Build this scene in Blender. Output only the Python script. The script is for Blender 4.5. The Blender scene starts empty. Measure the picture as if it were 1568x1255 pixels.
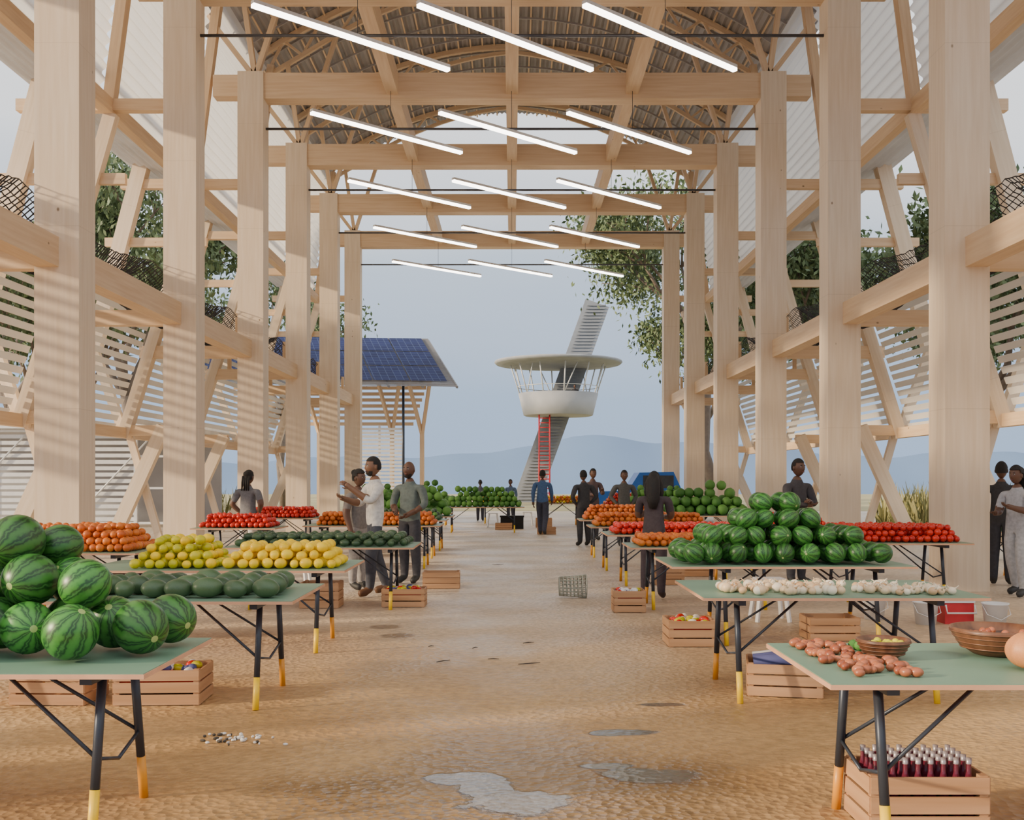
import bpy, bmesh, math, random
from mathutils import Vector, Matrix, Euler
random.seed(7)
R=random.Random(11)
scene=bpy.context.scene
COL=scene.collection

# ---------------------------------------------------------------- materials
def newmat(name):
    m=bpy.data.materials.new(name); m.use_nodes=True
    nt=m.node_tree; b=nt.nodes['Principled BSDF']; return m,nt,b
def N(nt,t,**k):
    n=nt.nodes.new(t)
    for a,v in k.items(): setattr(n,a,v)
    return n
def ramp(nt,stops,interp='LINEAR'):
    r=N(nt,'ShaderNodeValToRGB'); e=r.color_ramp.elements; r.color_ramp.interpolation=interp
    while len(e)<len(stops): e.new(0.5)
    for i,(p,c) in enumerate(stops):
        e[i].position=p; e[i].color=(c[0],c[1],c[2],1) if len(c)==3 else c
    return r
def lcvec(nt,scale):
    a=N(nt,'ShaderNodeAttribute',attribute_name='lc')
    mp=N(nt,'ShaderNodeMapping'); mp.inputs['Scale'].default_value=scale
    nt.links.new(a.outputs['Vector'],mp.inputs['Vector']); return a,mp
def simple(name,col,rough=0.6,metal=0.0,var=0.12,nscale=6,bump=0.0,transl=0.0):
    m,nt,b=newmat(name)
    a,mp=lcvec(nt,(nscale,)*3)
    n=N(nt,'ShaderNodeTexNoise'); n.inputs['Scale'].default_value=1.0; n.inputs['Detail'].default_value=4
    nt.links.new(mp.outputs[0],n.inputs['Vector'])
    c0=[max(0,c*(1-var)) for c in col]; c1=[min(1,c*(1+var)) for c in col]
    r=ramp(nt,[(0.3,c0),(0.7,c1)]); nt.links.new(n.outputs['Fac'],r.inputs[0])
    nt.links.new(r.outputs[0],b.inputs['Base Color'])
    b.inputs['Roughness'].default_value=rough; b.inputs['Metallic'].default_value=metal
    if bump>0:
        bp=N(nt,'ShaderNodeBump'); bp.inputs['Strength'].default_value=bump; bp.inputs['Distance'].default_value=0.01
        nt.links.new(n.outputs['Fac'],bp.inputs['Height']); nt.links.new(bp.outputs[0],b.inputs['Normal'])
    if transl>0:
        t=N(nt,'ShaderNodeBsdfTranslucent'); nt.links.new(r.outputs[0],t.inputs['Color'])
        mx=N(nt,'ShaderNodeMixShader'); mx.inputs[0].default_value=transl
        nt.links.new(b.outputs[0],mx.inputs[1]); nt.links.new(t.outputs[0],mx.inputs[2])
        nt.links.new(mx.outputs[0],nt.nodes['Material Output'].inputs['Surface'])
    return m
def wood(name,c0,c1,rough=0.6,seam=2.45,knots=True):
    m,nt,b=newmat(name)
    a,mp=lcvec(nt,(9,9,0.5))
    n=N(nt,'ShaderNodeTexNoise'); n.inputs['Scale'].default_value=2; n.inputs['Detail'].default_value=6
    nt.links.new(mp.outputs[0],n.inputs['Vector'])
    r=ramp(nt,[(0.3,c0),(0.7,c1)]); nt.links.new(n.outputs['Fac'],r.inputs[0])
    last=r.outputs[0]
    if knots:
        mp2=N(nt,'ShaderNodeMapping'); mp2.inputs['Scale'].default_value=(1.6,1.6,1.1)
        nt.links.new(a.outputs['Vector'],mp2.inputs['Vector'])
        v=N(nt,'ShaderNodeTexVoronoi'); nt.links.new(mp2.outputs[0],v.inputs['Vector']); v.inputs['Scale'].default_value=1.3
        kr=ramp(nt,[(0.02,(1,1,1)),(0.05,(0,0,0))]); nt.links.new(v.outputs['Distance'],kr.inputs[0])
        mx=N(nt,'ShaderNodeMixRGB'); mx.inputs[2].default_value=(c0[0]*.35,c0[1]*.3,c0[2]*.25,1)
        nt.links.new(kr.outputs[0],mx.inputs[0]); nt.links.new(last,mx.inputs[1]); last=mx.outputs[0]
    if seam:
        sp=N(nt,'ShaderNodeSeparateXYZ'); nt.links.new(a.outputs['Vector'],sp.inputs[0])
        mo=N(nt,'ShaderNodeMath',operation='PINGPONG'); nt.links.new(sp.outputs['Z'],mo.inputs[0]); mo.inputs[1].default_value=seam/2
        lt=N(nt,'ShaderNodeMath',operation='LESS_THAN'); nt.links.new(mo.outputs[0],lt.inputs[0]); lt.inputs[1].default_value=0.005
        ml=N(nt,'ShaderNodeMath',operation='MULTIPLY'); nt.links.new(lt.outputs[0],ml.inputs[0]); ml.inputs[1].default_value=0.22
        mx=N(nt,'ShaderNodeMixRGB'); mx.inputs[2].default_value=(c0[0]*.4,c0[1]*.35,c0[2]*.3,1)
        nt.links.new(ml.outputs[0],mx.inputs[0]); nt.links.new(last,mx.inputs[1]); last=mx.outputs[0]
    nt.links.new(last,b.inputs['Base Color']); b.inputs['Roughness'].default_value=rough
    bp=N(nt,'ShaderNodeBump'); bp.inputs['Strength'].default_value=0.06; bp.inputs['Distance'].default_value=0.01
    nt.links.new(n.outputs['Fac'],bp.inputs['Height']); nt.links.new(bp.outputs[0],b.inputs['Normal'])
    return m
def produce(name,ca,cb,rough=0.45,nscale=18,bump=0.0):
    m,nt,b=newmat(name)
    a,mp=lcvec(nt,(nscale,)*3)
    rn=N(nt,'ShaderNodeAttribute',attribute_name='rnd')
    n=N(nt,'ShaderNodeTexNoise'); n.inputs['Scale'].default_value=1.0; nt.links.new(mp.outputs[0],n.inputs['Vector'])
    ad=N(nt,'ShaderNodeMath',operation='ADD'); nt.links.new(rn.outputs['Fac'],ad.inputs[0]); nt.links.new(n.outputs['Fac'],ad.inputs[1])
    hf=N(nt,'ShaderNodeMath',operation='MULTIPLY'); nt.links.new(ad.outputs[0],hf.inputs[0]); hf.inputs[1].default_value=.5
    r=ramp(nt,[(0.2,ca),(0.8,cb)]); nt.links.new(hf.outputs[0],r.inputs[0]); nt.links.new(r.outputs[0],b.inputs['Base Color'])
    b.inputs['Roughness'].default_value=rough
    if bump:
        bp=N(nt,'ShaderNodeBump'); bp.inputs['Strength'].default_value=bump; bp.inputs['Distance'].default_value=0.01
        nt.links.new(n.outputs['Fac'],bp.inputs['Height']); nt.links.new(bp.outputs[0],b.inputs['Normal'])
    return m
def melonmat():
    m,nt,b=newmat('watermelon_rind')
    a=N(nt,'ShaderNodeAttribute',attribute_name='lc'); rn=N(nt,'ShaderNodeAttribute',attribute_name='rnd')
    sp=N(nt,'ShaderNodeSeparateXYZ'); nt.links.new(a.outputs['Vector'],sp.inputs[0])
    at=N(nt,'ShaderNodeMath',operation='ARCTAN2'); nt.links.new(sp.outputs['Y'],at.inputs[0]); nt.links.new(sp.outputs['X'],at.inputs[1])
    n=N(nt,'ShaderNodeTexNoise'); n.inputs['Scale'].default_value=4.5; n.inputs['Detail'].default_value=5; nt.links.new(a.outputs['Vector'],n.inputs['Vector'])
    m9=N(nt,'ShaderNodeMath',operation='MULTIPLY'); nt.links.new(at.outputs[0],m9.inputs[0]); m9.inputs[1].default_value=10
    mn=N(nt,'ShaderNodeMath',operation='MULTIPLY_ADD'); nt.links.new(n.outputs['Fac'],mn.inputs[0]); mn.inputs[1].default_value=4.0; nt.links.new(m9.outputs[0],mn.inputs[2])
    s=N(nt,'ShaderNodeMath',operation='SINE'); nt.links.new(mn.outputs[0],s.inputs[0])
    r=ramp(nt,[(0.0,(.05,.19,.03)),(0.45,(.035,.145,.022)),(0.72,(.010,.055,.010)),(0.92,(.009,.05,.009)),(1,(.04,.14,.03))])
    sc=N(nt,'ShaderNodeMath',operation='MULTIPLY_ADD'); nt.links.new(s.outputs[0],sc.inputs[0]); sc.inputs[1].default_value=.5; sc.inputs[2].default_value=.5
    nt.links.new(sc.outputs[0],r.inputs[0])
    hs=N(nt,'ShaderNodeHueSaturation')
    vv=N(nt,'ShaderNodeMath',operation='MULTIPLY_ADD'); nt.links.new(rn.outputs['Fac'],vv.inputs[0]); vv.inputs[1].default_value=.7; vv.inputs[2].default_value=.75
    nt.links.new(vv.outputs[0],hs.inputs['Value']); nt.links.new(r.outputs[0],hs.inputs['Color'])
    pz=N(nt,'ShaderNodeMath',operation='GREATER_THAN'); nt.links.new(sp.outputs['Z'],pz.inputs[0]); pz.inputs[1].default_value=.988
    mx=N(nt,'ShaderNodeMixRGB'); mx.inputs[2].default_value=(.35,.45,.15,1); nt.links.new(pz.outputs[0],mx.inputs[0]); nt.links.new(hs.outputs[0],mx.inputs[1])
    nt.links.new(mx.outputs[0],b.inputs['Base Color']); b.inputs['Roughness'].default_value=.36
    return m

M={}
M['wood']=wood('pale_timber',(.72,.57,.40),(.80,.66,.50))
M['wood_b']=wood('timber_beam',(.68,.47,.28),(.78,.585,.38),seam=0)
M['crate']=wood('crate_pine',(.42,.22,.10),(.55,.32,.17),seam=0,knots=False)
M['steel']=simple('dark_steel',(.04,.05,.07),.4,.3)
M['cable']=simple('tie_rod_steel',(.09,.09,.10),.4,.5)
M['white']=simple('translucent_corrugated_sheet',(.86,.85,.83),.5,var=.03,nscale=1,transl=.45)
M['louvre']=simple('pale_louvre_slat',(.84,.82,.78),.5,var=.03,nscale=1,transl=.25)
M['whitep']=simple('white_paint',(.75,.76,.77),.5,var=.05)
M['greyp']=simple('grey_metal_slats',(.28,.29,.32),.5,var=.05)
M['roofdark']=simple('grey_corrugated_metal',(.36,.335,.325),.5,.05,var=.1,nscale=1)
M['roofgrey']=simple('mid_grey_corrugated_metal',(.52,.52,.53),.5,.0,var=.1,nscale=1,transl=.15)
M['green_top']=simple('green_laminate',(.17,.29,.205),.45,var=.05,nscale=3)
M['mdf']=simple('mdf_edge',(.60,.33,.20),.7)
M['yellow']=simple('yellow_paint',(.88,.56,.01),.4,var=.05)
M['orange_p']=simple('orange_paint',(.72,.30,.02),.4,var=.05)
M['concrete']=simple('tower_concrete',(.33,.345,.37),.75,var=.1,nscale=1.5,bump=.1)  # bluish, darker tint puts distance haze into the tower concrete colours
M['concrete_d']=simple('tower_stair_concrete',(.27,.29,.32),.8,var=.1,nscale=1.5,bump=.1)
M['concrete_l']=simple('pale_concrete',(.43,.44,.46),.75,var=.06,nscale=1.5)
M['red']=simple('red_paint',(.60,.03,.04),.5)
M['blue']=simple('blue_car_paint',(.02,.16,.60),.3,var=.05)
M['rubber']=simple('rubber',(.02,.02,.02),.8)
M['glass_d']=simple('window_glass_dark',(.05,.06,.07),.08)
M['melon']=melonmat()
M['cabbage']=produce('leafy_green',(.035,.15,.018),(.15,.36,.06),.55,25,.4)
M['squash']=produce('dark_squash',(.03,.065,.032),(.075,.14,.06),.4)
M['lemon']=produce('lemon_skin',(.78,.50,.0),(.92,.65,.005),.4)
M['lime']=produce('unripe_lemon_skin',(.42,.42,.005),(.66,.56,.005),.4)
M['tomato']=produce('tomato_skin',(.50,.008,.006),(.72,.035,.012),.25)
M['orange']=produce('orange_peel',(.50,.09,.01),(.74,.21,.02),.45)
M['onion']=produce('onion_skin',(.58,.32,.15),(.85,.68,.45),.4)
M['garlic']=produce('garlic_skin',(.74,.58,.40),(.90,.82,.66),.5)
M['date']=produce('red_shallot_skin',(.24,.05,.02),(.48,.16,.07),.35)
M['pumpkin']=produce('pumpkin_skin',(.42,.13,.04),(.62,.26,.10),.5)
M['bowl']=wood('turned_wood_bowl',(.08,.03,.015),(.20,.085,.04),.45,0,False)
M['leaf']=produce('tree_leaves',(.05,.09,.035),(.18,.25,.11),.6)
M['grass']=produce('dry_grass',(.15,.16,.05),(.38,.35,.14),.7)
M['bark']=simple('bark',(.20,.16,.13),.9,bump=.4)
M['plastic_w']=simple('white_plastic',(.78,.78,.78),.4,var=.03)
M['debris']=produce('pale_scraps',(.40,.36,.32),(.8,.78,.75),.6)
M['debris_d']=simple('dark_twigs',(.06,.05,.04),.8)
M['wire']=simple('galvanised_wire',(.40,.42,.36),.5,.3)
M['net']=simple('dark_netting',(.05,.05,.055),.7)
M['mount']=simple('hazy_mountain',(.145,.225,.365),1.0,var=.04,nscale=.004)  # bluish base colour carries the distance haze, here and on the plain
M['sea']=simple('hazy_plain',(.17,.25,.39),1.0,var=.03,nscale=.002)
M['earth']=simple('dry_earth',(.33,.29,.15),.95,var=.25,nscale=.4)
M['bottle']=simple('plum_glass',(.14,.02,.04),.1)
M['bottlecap']=simple('bottle_cap',(.38,.34,.36),.3,.4)
M['cloth_b']=simple('folded_blue_cloth',(.08,.09,.24),.8)
M['hair']=simple('black_hair',(.014,.012,.011),.75,bump=.5,nscale=60)
M['eye']=simple('eye_white',(.55,.52,.48),.3)
M['lip']=simple('lips',(.16,.06,.05),.5)
m,nt,b=newmat('solar_cells'); M['pv']=m
a,mp=lcvec(nt,(1,1,1))
br=N(nt,'ShaderNodeTexBrick'); br.offset=0; br.inputs['Scale'].default_value=1; br.inputs['Color1'].default_value=(.010,.016,.075,1); br.inputs['Color2'].default_value=(.016,.026,.11,1)
br.inputs['Mortar'].default_value=(.08,.11,.22,1); br.inputs['Mortar Size'].default_value=.010; br.inputs['Brick Width'].default_value=.32; br.inputs['Row Height'].default_value=.32
nt.links.new(mp.outputs[0],br.inputs['Vector']); nt.links.new(br.outputs['Color'],b.inputs['Base Color']); b.inputs['Roughness'].default_value=.6; b.inputs['Specular IOR Level'].default_value=.12
m,nt,b=newmat('led_diffuser'); M['led']=m
b.inputs['Emission Color'].default_value=(1,.93,.84,1); b.inputs['Emission Strength'].default_value=9; b.inputs['Base Color'].default_value=(.9,.9,.9,1)
# floor: sand screed with damp zones, dark spots and shallow standing water
m,nt,b=newmat('sandy_floor'); M['floor']=m
L_=nt.links.new
def math_(op,a,bv=None,c=None):
    n=N(nt,'ShaderNodeMath',operation=op)
    for i,x in enumerate((a,bv,c)):
        if x is None: continue
        if isinstance(x,(int,float)): n.inputs[i].default_value=x
        else: L_(x,n.inputs[i])
    return n.outputs[0]
g=N(nt,'ShaderNodeNewGeometry'); P=g.outputs['Position']
n1=N(nt,'ShaderNodeTexNoise'); n1.inputs['Scale'].default_value=.35; n1.inputs['Detail'].default_value=6; L_(P,n1.inputs['Vector'])
n2=N(nt,'ShaderNodeTexNoise'); n2.inputs['Scale'].default_value=14; n2.inputs['Detail'].default_value=6; L_(P,n2.inputs['Vector'])
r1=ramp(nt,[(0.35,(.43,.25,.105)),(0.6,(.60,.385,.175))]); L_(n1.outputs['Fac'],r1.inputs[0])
r2=ramp(nt,[(0.35,(.60,.49,.365)),(0.6,(.74,.63,.50))]); L_(n1.outputs['Fac'],r2.inputs[0])  # far floor paled: sky sheen and sunlight put into the colour
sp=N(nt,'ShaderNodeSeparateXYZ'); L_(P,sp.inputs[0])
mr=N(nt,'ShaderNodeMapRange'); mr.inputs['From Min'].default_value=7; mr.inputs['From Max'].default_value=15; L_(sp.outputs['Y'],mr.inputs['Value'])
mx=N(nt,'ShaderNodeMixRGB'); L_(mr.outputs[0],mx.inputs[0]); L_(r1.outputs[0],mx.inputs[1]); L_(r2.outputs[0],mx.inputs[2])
r3=ramp(nt,[(0.3,(.70,.70,.70)),(0.65,(1,1,1))]); L_(n2.outputs['Fac'],r3.inputs[0])
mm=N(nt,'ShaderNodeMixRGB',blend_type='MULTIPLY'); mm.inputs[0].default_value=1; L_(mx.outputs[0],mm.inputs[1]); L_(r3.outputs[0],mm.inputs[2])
n3=N(nt,'ShaderNodeTexNoise'); n3.inputs['Scale'].default_value=.9; n3.inputs['Detail'].default_value=7; n3.inputs['Roughness'].default_value=.6; L_(P,n3.inputs['Vector'])
n4=N(nt,'ShaderNodeTexNoise'); n4.inputs['Scale'].default_value=4.5; n4.inputs['Detail'].default_value=5; L_(P,n4.inputs['Vector'])
def elli(x,y,sx,sy):
    vs=N(nt,'ShaderNodeVectorMath',operation='SUBTRACT'); L_(P,vs.inputs[0]); vs.inputs[1].default_value=(x,y,0)
    vm=N(nt,'ShaderNodeVectorMath',operation='MULTIPLY'); L_(vs.outputs[0],vm.inputs[0]); vm.inputs[1].default_value=(1/sx,1/sy,0)
    vl=N(nt,'ShaderNodeVectorMath',operation='LENGTH'); L_(vm.outputs[0],vl.inputs[0]); return vl.outputs['Value']
def mapr(v,a,bb):
    q=N(nt,'ShaderNodeMapRange'); q.inputs['From Min'].default_value=a; q.inputs['From Max'].default_value=bb
    q.inputs['To Min'].default_value=1; q.inputs['To Max'].default_value=0; L_(v,q.inputs['Value']); return q.outputs[0]
damp_dark=mapr(math_('MULTIPLY_ADD',n3.outputs['Fac'],2.0,elli(.1,4.95,1.0,.8)),1.75,2.45)
for e in((-1.3,10.7,.17,.15),(-1.1,10.1,.17,.15),(.24,5.58,.27,.08)):  # first two entries: small darker, smoother spots; last: damp strip
    damp_dark=math_('MAXIMUM',damp_dark,mapr(math_('MULTIPLY_ADD',n4.outputs['Fac'],.5,elli(*e)),1.1,1.35))
wet=None
for e in((-.24,5.28,.20,.12),(.03,4.88,.27,.22),(-.12,5.05,.16,.2),(.70,5.32,.28,.16),(.5,5.5,.14,.06),(.66,6.22,.22,.09),(1.0,7.0,.2,.06)):
    w_=mapr(math_('MULTIPLY_ADD',n4.outputs['Fac'],1.5,elli(*e)),1.58,1.74); wet=w_ if wet is None else math_('MAXIMUM',wet,w_)
mw=N(nt,'ShaderNodeMixRGB',blend_type='MULTIPLY'); mw.inputs[2].default_value=(.54,.52,.50,1); L_(damp_dark,mw.inputs[0]); L_(mm.outputs[0],mw.inputs[1])
mq=N(nt,'ShaderNodeMixRGB'); mq.inputs[2].default_value=(.15,.12,.09,1); L_(wet,mq.inputs[0]); L_(mw.outputs[0],mq.inputs[1])
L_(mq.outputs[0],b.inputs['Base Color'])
rr=ramp(nt,[(0.4,(.34,.34,.34)),(0.62,(.6,.6,.6))]); L_(n3.outputs['Fac'],rr.inputs[0])
ro=math_('MULTIPLY',rr.outputs[0],math_('MULTIPLY_ADD',damp_dark,-.35,1.0)); ro=math_('MULTIPLY',ro,math_('MULTIPLY_ADD',wet,-.75,1.0)); L_(ro,b.inputs['Roughness'])
b.inputs['IOR'].default_value=1.38
vo=N(nt,'ShaderNodeTexVoronoi'); vo.inputs['Scale'].default_value=24; L_(P,vo.inputs['Vector'])
hh=math_('ADD',vo.outputs['Distance'],math_('MULTIPLY',n2.outputs['Fac'],.8)); hh=math_('MULTIPLY',hh,math_('MULTIPLY_ADD',wet,-.85,1.0))
bp=N(nt,'ShaderNodeBump'); bp.inputs['Strength'].default_value=.7; bp.inputs['Distance'].default_value=.014; L_(hh,bp.inputs['Height'])
L_(bp.outputs[0],b.inputs['Normal'])

# ---------------------------------------------------------------- mesh builder
def sphere(seg,rings):
    v=[(0,0,1)]; f=[]
    for i in range(1,rings):
        t=math.pi*i/rings
        for j in range(seg):
            p=2*math.pi*j/seg; v.append((math.sin(t)*math.cos(p),math.sin(t)*math.sin(p),math.cos(t)))
    v.append((0,0,-1)); L=len(v)-1
    for j in range(seg): f.append((0,1+j,1+(j+1)%seg))
    for i in range(rings-2):
        a=1+i*seg; c=a+seg
        for j in range(seg): f.append((a+j,c+j,c+(j+1)%seg,a+(j+1)%seg))
    a=1+(rings-2)*seg
    for j in range(seg): f.append((L,a+(j+1)%seg,a+j))
    return v,f
SPH={}
def getsph(s,r):
    if (s,r) not in SPH: SPH[(s,r)]=sphere(s,r)
    return SPH[(s,r)]
class MB:
    def __init__(s): s.v=[];s.f=[];s.m=[];s.sm=[];s.lc=[];s.rnd=[]
    def add(s,v,f,mi=0,lc=None,smooth=False,rnd=None):
        o=len(s.v); s.v+= [tuple(p) for p in v]; s.f+=[tuple(i+o for i in q) for q in f]
        s.m+=[mi]*len(f); s.sm+=[smooth]*len(f)
        s.lc+= [tuple(p) for p in (lc if lc is not None else v)]
        if rnd is None: rnd=R.random()
        s.rnd+=[rnd]*len(v)
    def box(s,x0,x1,y0,y1,z0,z1,mi=0):
        v=[(x,y,z) for z in(z0,z1) for y in(y0,y1) for x in(x0,x1)]
        s.add(v,[(0,2,3,1),(4,5,7,6),(0,1,5,4),(2,6,7,3),(0,4,6,2),(1,3,7,5)],mi)
    def beam(s,p,q,w,h,mi=0,up=(0,0,1)):
        p=Vector(p);q=Vector(q);d=q-p;L=d.length;d.normalize();up=Vector(up)
        if abs(d.dot(up))>.99: up=Vector((0,1,0))
        a=d.cross(up).normalized(); c=a.cross(d).normalized()
        v=[];lc=[];off=R.random()*9
        for t,b in((0,p),(L,q)):
            for i,j in((-1,-1),(1,-1),(1,1),(-1,1)):
                v.append(b+a*i*w/2+c*j*h/2); lc.append((i*w/2+off,j*h/2+off,t))
        s.add(v,[(0,1,2,3),(7,6,5,4),(0,4,5,1),(1,5,6,2),(2,6,7,3),(3,7,4,0)],mi,lc)
    def path(s,pts,rad,n=8,mi=0,smooth=True,cap=True):
        pts=[Vector(p) for p in pts]; v=[];f=[]
        if not hasattr(rad,'__len__'): rad=[rad]*len(pts)
        ref=None
        for i,p in enumerate(pts):
            d=(pts[min(i+1,len(pts)-1)]-pts[max(i-1,0)]).normalized()
            if ref is None: ref=Vector((0,0,1)) if abs(d.z)<.9 else Vector((1,0,0))
            a=d.cross(ref).normalized(); c=a.cross(d).normalized(); ref=c
            for j in range(n):
                t=2*math.pi*j/n; v.append(p+(a*math.cos(t)+c*math.sin(t))*rad[i])
        for i in range(len(pts)-1):
            for j in range(n):
                f.append((i*n+j,i*n+(j+1)%n,(i+1)*n+(j+1)%n,(i+1)*n+j))
        if cap:
            f.append(tuple(range(n-1,-1,-1))); f.append(tuple((len(pts)-1)*n+j for j in range(n)))
        s.add(v,f,mi,None,smooth)
    def ell(s,c,r,mi=0,rot=None,seg=10,rings=7,fn=None,rnd=None,keep=None):
        sv,sf=getsph(seg,rings); c=Vector(c)
        if not hasattr(r,'__len__'): r=(r,r,r)
        out=[];
        for p in sv:
            q=Vector((p[0]*r[0],p[1]*r[1],p[2]*r[2]))
            if fn: q=fn(q,p)
            if rot is not None: q=rot@q
            out.append(q+c)
        ff=sf
        if keep: ff=[q for q in sf if all(keep(sv[i]) for i in q)]
        s.add(out,ff,mi,sv,True,rnd)
    def lathe(s,prof,c,mi=0,n=20,rot=None):
        v=[];f=[];c=Vector(c)
        for r,z in prof:
            for j in range(n):
                t=2*math.pi*j/n; q=Vector((r*math.cos(t),r*math.sin(t),z))
                if rot is not None: q=rot@q
                v.append(q+c)
        for i in range(len(prof)-1):
            for j in range(n): f.append((i*n+j,i*n+(j+1)%n,(i+1)*n+(j+1)%n,(i+1)*n+j))
        s.add(v,f,mi,None,True)
    def obj(s,name,mats,parent=None):
        me=bpy.data.meshes.new(name); me.from_pydata(s.v,[],s.f)
        for mt in mats: me.materials.append(M[mt] if isinstance(mt,str) else mt)
        me.polygons.foreach_set('material_index',s.m); me.polygons.foreach_set('use_smooth',s.sm)
        a=me.attributes.new('lc','FLOAT_VECTOR','POINT'); a.data.foreach_set('vector',[x for p in s.lc for x in p])
        a=me.attributes.new('rnd','FLOAT','POINT'); a.data.foreach_set('value',s.rnd)
        me.update(); o=bpy.data.objects.new(name,me); COL.objects.link(o)
        if parent: o.parent=parent
        return o
def rrot(r=None):
    r=r or R
    return Euler((r.uniform(0,6.28),r.uniform(0,6.28),r.uniform(0,6.28))).to_matrix()

# ---------------------------------------------------------------- ground
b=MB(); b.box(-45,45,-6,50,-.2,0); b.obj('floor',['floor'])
b=MB(); b.box(-70,70,50,112,-.3,-.05); b.obj('outer_ground',['earth'])
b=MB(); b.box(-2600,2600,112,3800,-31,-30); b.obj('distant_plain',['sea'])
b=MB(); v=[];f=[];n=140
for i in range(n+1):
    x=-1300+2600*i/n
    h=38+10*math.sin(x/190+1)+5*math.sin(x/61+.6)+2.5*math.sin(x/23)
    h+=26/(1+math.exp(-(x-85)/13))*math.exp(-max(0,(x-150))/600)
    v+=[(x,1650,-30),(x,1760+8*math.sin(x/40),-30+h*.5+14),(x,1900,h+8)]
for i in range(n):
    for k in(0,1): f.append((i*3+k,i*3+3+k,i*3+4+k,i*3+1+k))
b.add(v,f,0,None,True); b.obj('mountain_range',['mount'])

# ---------------------------------------------------------------- timber structure
HALL=bpy.data.objects.new('timber_market_hall',None); COL.objects.link(HALL)
S=5.2; YC=[8.85+S*k for k in range(-1,7)]  # first frame is out of view, added to cast streak shadows on the foreground
XI,XO,CD=5.8,6.4,.55
def roofz(x): return 16.1-2.9*(x/7.9)**2
def chord(x): return roofz(x)-.3-.55*min(1,abs(x)/6)
for k,y in enumerate(YC):
    b=MB(); yc=y+CD/2
    for sd in(-1,1):
        xc=sd*(XI+XO)/2
        b.beam((xc,yc,0),(xc,yc,11.02),.6,CD,0,up=(0,1,0))
        b.beam((sd*6.4,yc,10.72),(sd*7.0,yc,10.72),.36,.5,1)
        b.beam((sd*6.4,yc,4.5),(sd*8.75,yc,4.5),.22,.28,1)
        b.beam((sd*6.4,yc,8.45),(sd*9.2,yc,8.45),.18,.22,1)
        b.beam((sd*7.2,yc+.05,7.1),(sd*9.6,yc+.05,7.1),.12,.2,1)
        b.beam((sd*7.5,yc,8.4),(sd*6.86,yc,13.3),.20,.22,1,up=(0,1,0))
        b.beam((sd*8.35,yc,10.3),(sd*9.85,yc,4.6),.34,.26,0,up=(0,1,0))
        b.beam((sd*7.45,yc,8.3),(sd*8.5,yc,4.6),.24,.2,0,up=(0,1,0))
        b.beam((sd*8.15,yc,5.7),(sd*9.15,yc,2.5),.26,.26,0,up=(0,1,0))
        b.beam((sd*8.2,yc,2.75),(sd*9.45,yc,0),.3,.22,0,up=(0,1,0))
        b.beam((sd*9.2,yc+.15,2.6),(sd*9.95,yc+.15,4.7),.2,.18,0,up=(0,1,0))
        b.beam((sd*9.1,yc+.22,2.6),(sd*8.35,yc+.22,0),.16,.14,0,up=(0,1,0))
        b.beam((sd*8.1,yc,2.66),(sd*9.4,yc,2.66),.2,.24,1)
        for tx in(7.4,6.4,5.0):
            b.beam((sd*6.05,yc,10.95),(sd*tx,yc,chord(tx)),.12,.14,1,up=(0,1,0))
    b.beam((-XI,yc,10.7),(XI,yc,10.7),.45,.6,1)
    xs=[-7.6+15.2*i/28 for i in range(29)]
    for i in range(28):
        a,c=xs[i],xs[i+1]
        b.beam((a,yc,chord(a)),(c,yc,chord(c)),.10,.12,1)
        b.beam((a,yc,roofz(a)-.12),(c,yc,roofz(c)-.12),.14,.16,1)
        if abs(a+c)/2>2.6:
            if i%2: b.beam((a,yc,chord(a)),(c,yc,roofz(c)-.12),.07,.07,1)
            else: b.beam((a,yc,roofz(a)-.12),(c,yc,chord(c)),.07,.07,1)
    b.obj('portal_frame',['wood','wood_b'],HALL)
    b=MB(); b.path([(-XI,yc,9.76),(XI,yc,9.76)],.03,6); b.obj('tie_rod',['cable'],HALL)
Y0,Y1=YC[0],YC[-1]+CD
for tx in(-2.8,0,2.8):
    b=MB(); b.beam((tx,Y0,10.75),(tx,Y1,10.75),.28,.5); b.obj('longitudinal_roof_beam',['wood_b'],HALL)
for sd in(-1,1):
    b=MB(); b.beam((sd*6.22,Y0,4.55),(sd*6.22,Y1,4.55),.3,.40); b.obj('longitudinal_side_beam',['wood_b'],HALL)
    b=MB()
    b.beam((sd*7.5,Y0,8.42),(sd*7.5,Y1,8.42),.2,.28); b.beam((sd*9.15,Y0,2.6),(sd*9.15,Y1,2.6),.2,.24)
    b.beam((sd*8.15,Y0,5.7),(sd*8.15,Y1,5.7),.12,.16); b.beam((sd*8.6,Y0,9.3),(sd*8.6,Y1,9.3),.14,.16)
    b.obj('side_purlins',['wood_b'],HALL)
RY0=YC[1]-1
b=MB(); v=[];f=[];nx=360
for i in range(nx+1):
    x=-7.95+15.9*i/nx; z=roofz(x)+.03*math.sin(i*math.pi/2.0)
    v+=[(x,RY0,z),(x,Y1+1.2,z)]
for i in range(nx): f.append((2*i,2*i+2,2*i+3,2*i+1))
b.add(v,f,0)
y=RY0+.4
while y<Y1+1.2:
    for i in range(22):
        a,c=-7.9+15.8*i/22,-7.9+15.8*(i+1)/22
        b.beam((a,y,roofz(a)-.1),(c,y,roofz(c)-.1),.05,.06,1)
    y+=1.3
for i in range(40):
    x=-7.7+15.4*i/39; b.beam((x,RY0,roofz(x)-.07),(x,Y1+1.2,roofz(x)-.07),.05,.03,2)
b.obj('vaulted_roof',['roofdark','roofdark','wood_b'],HALL)
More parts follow.
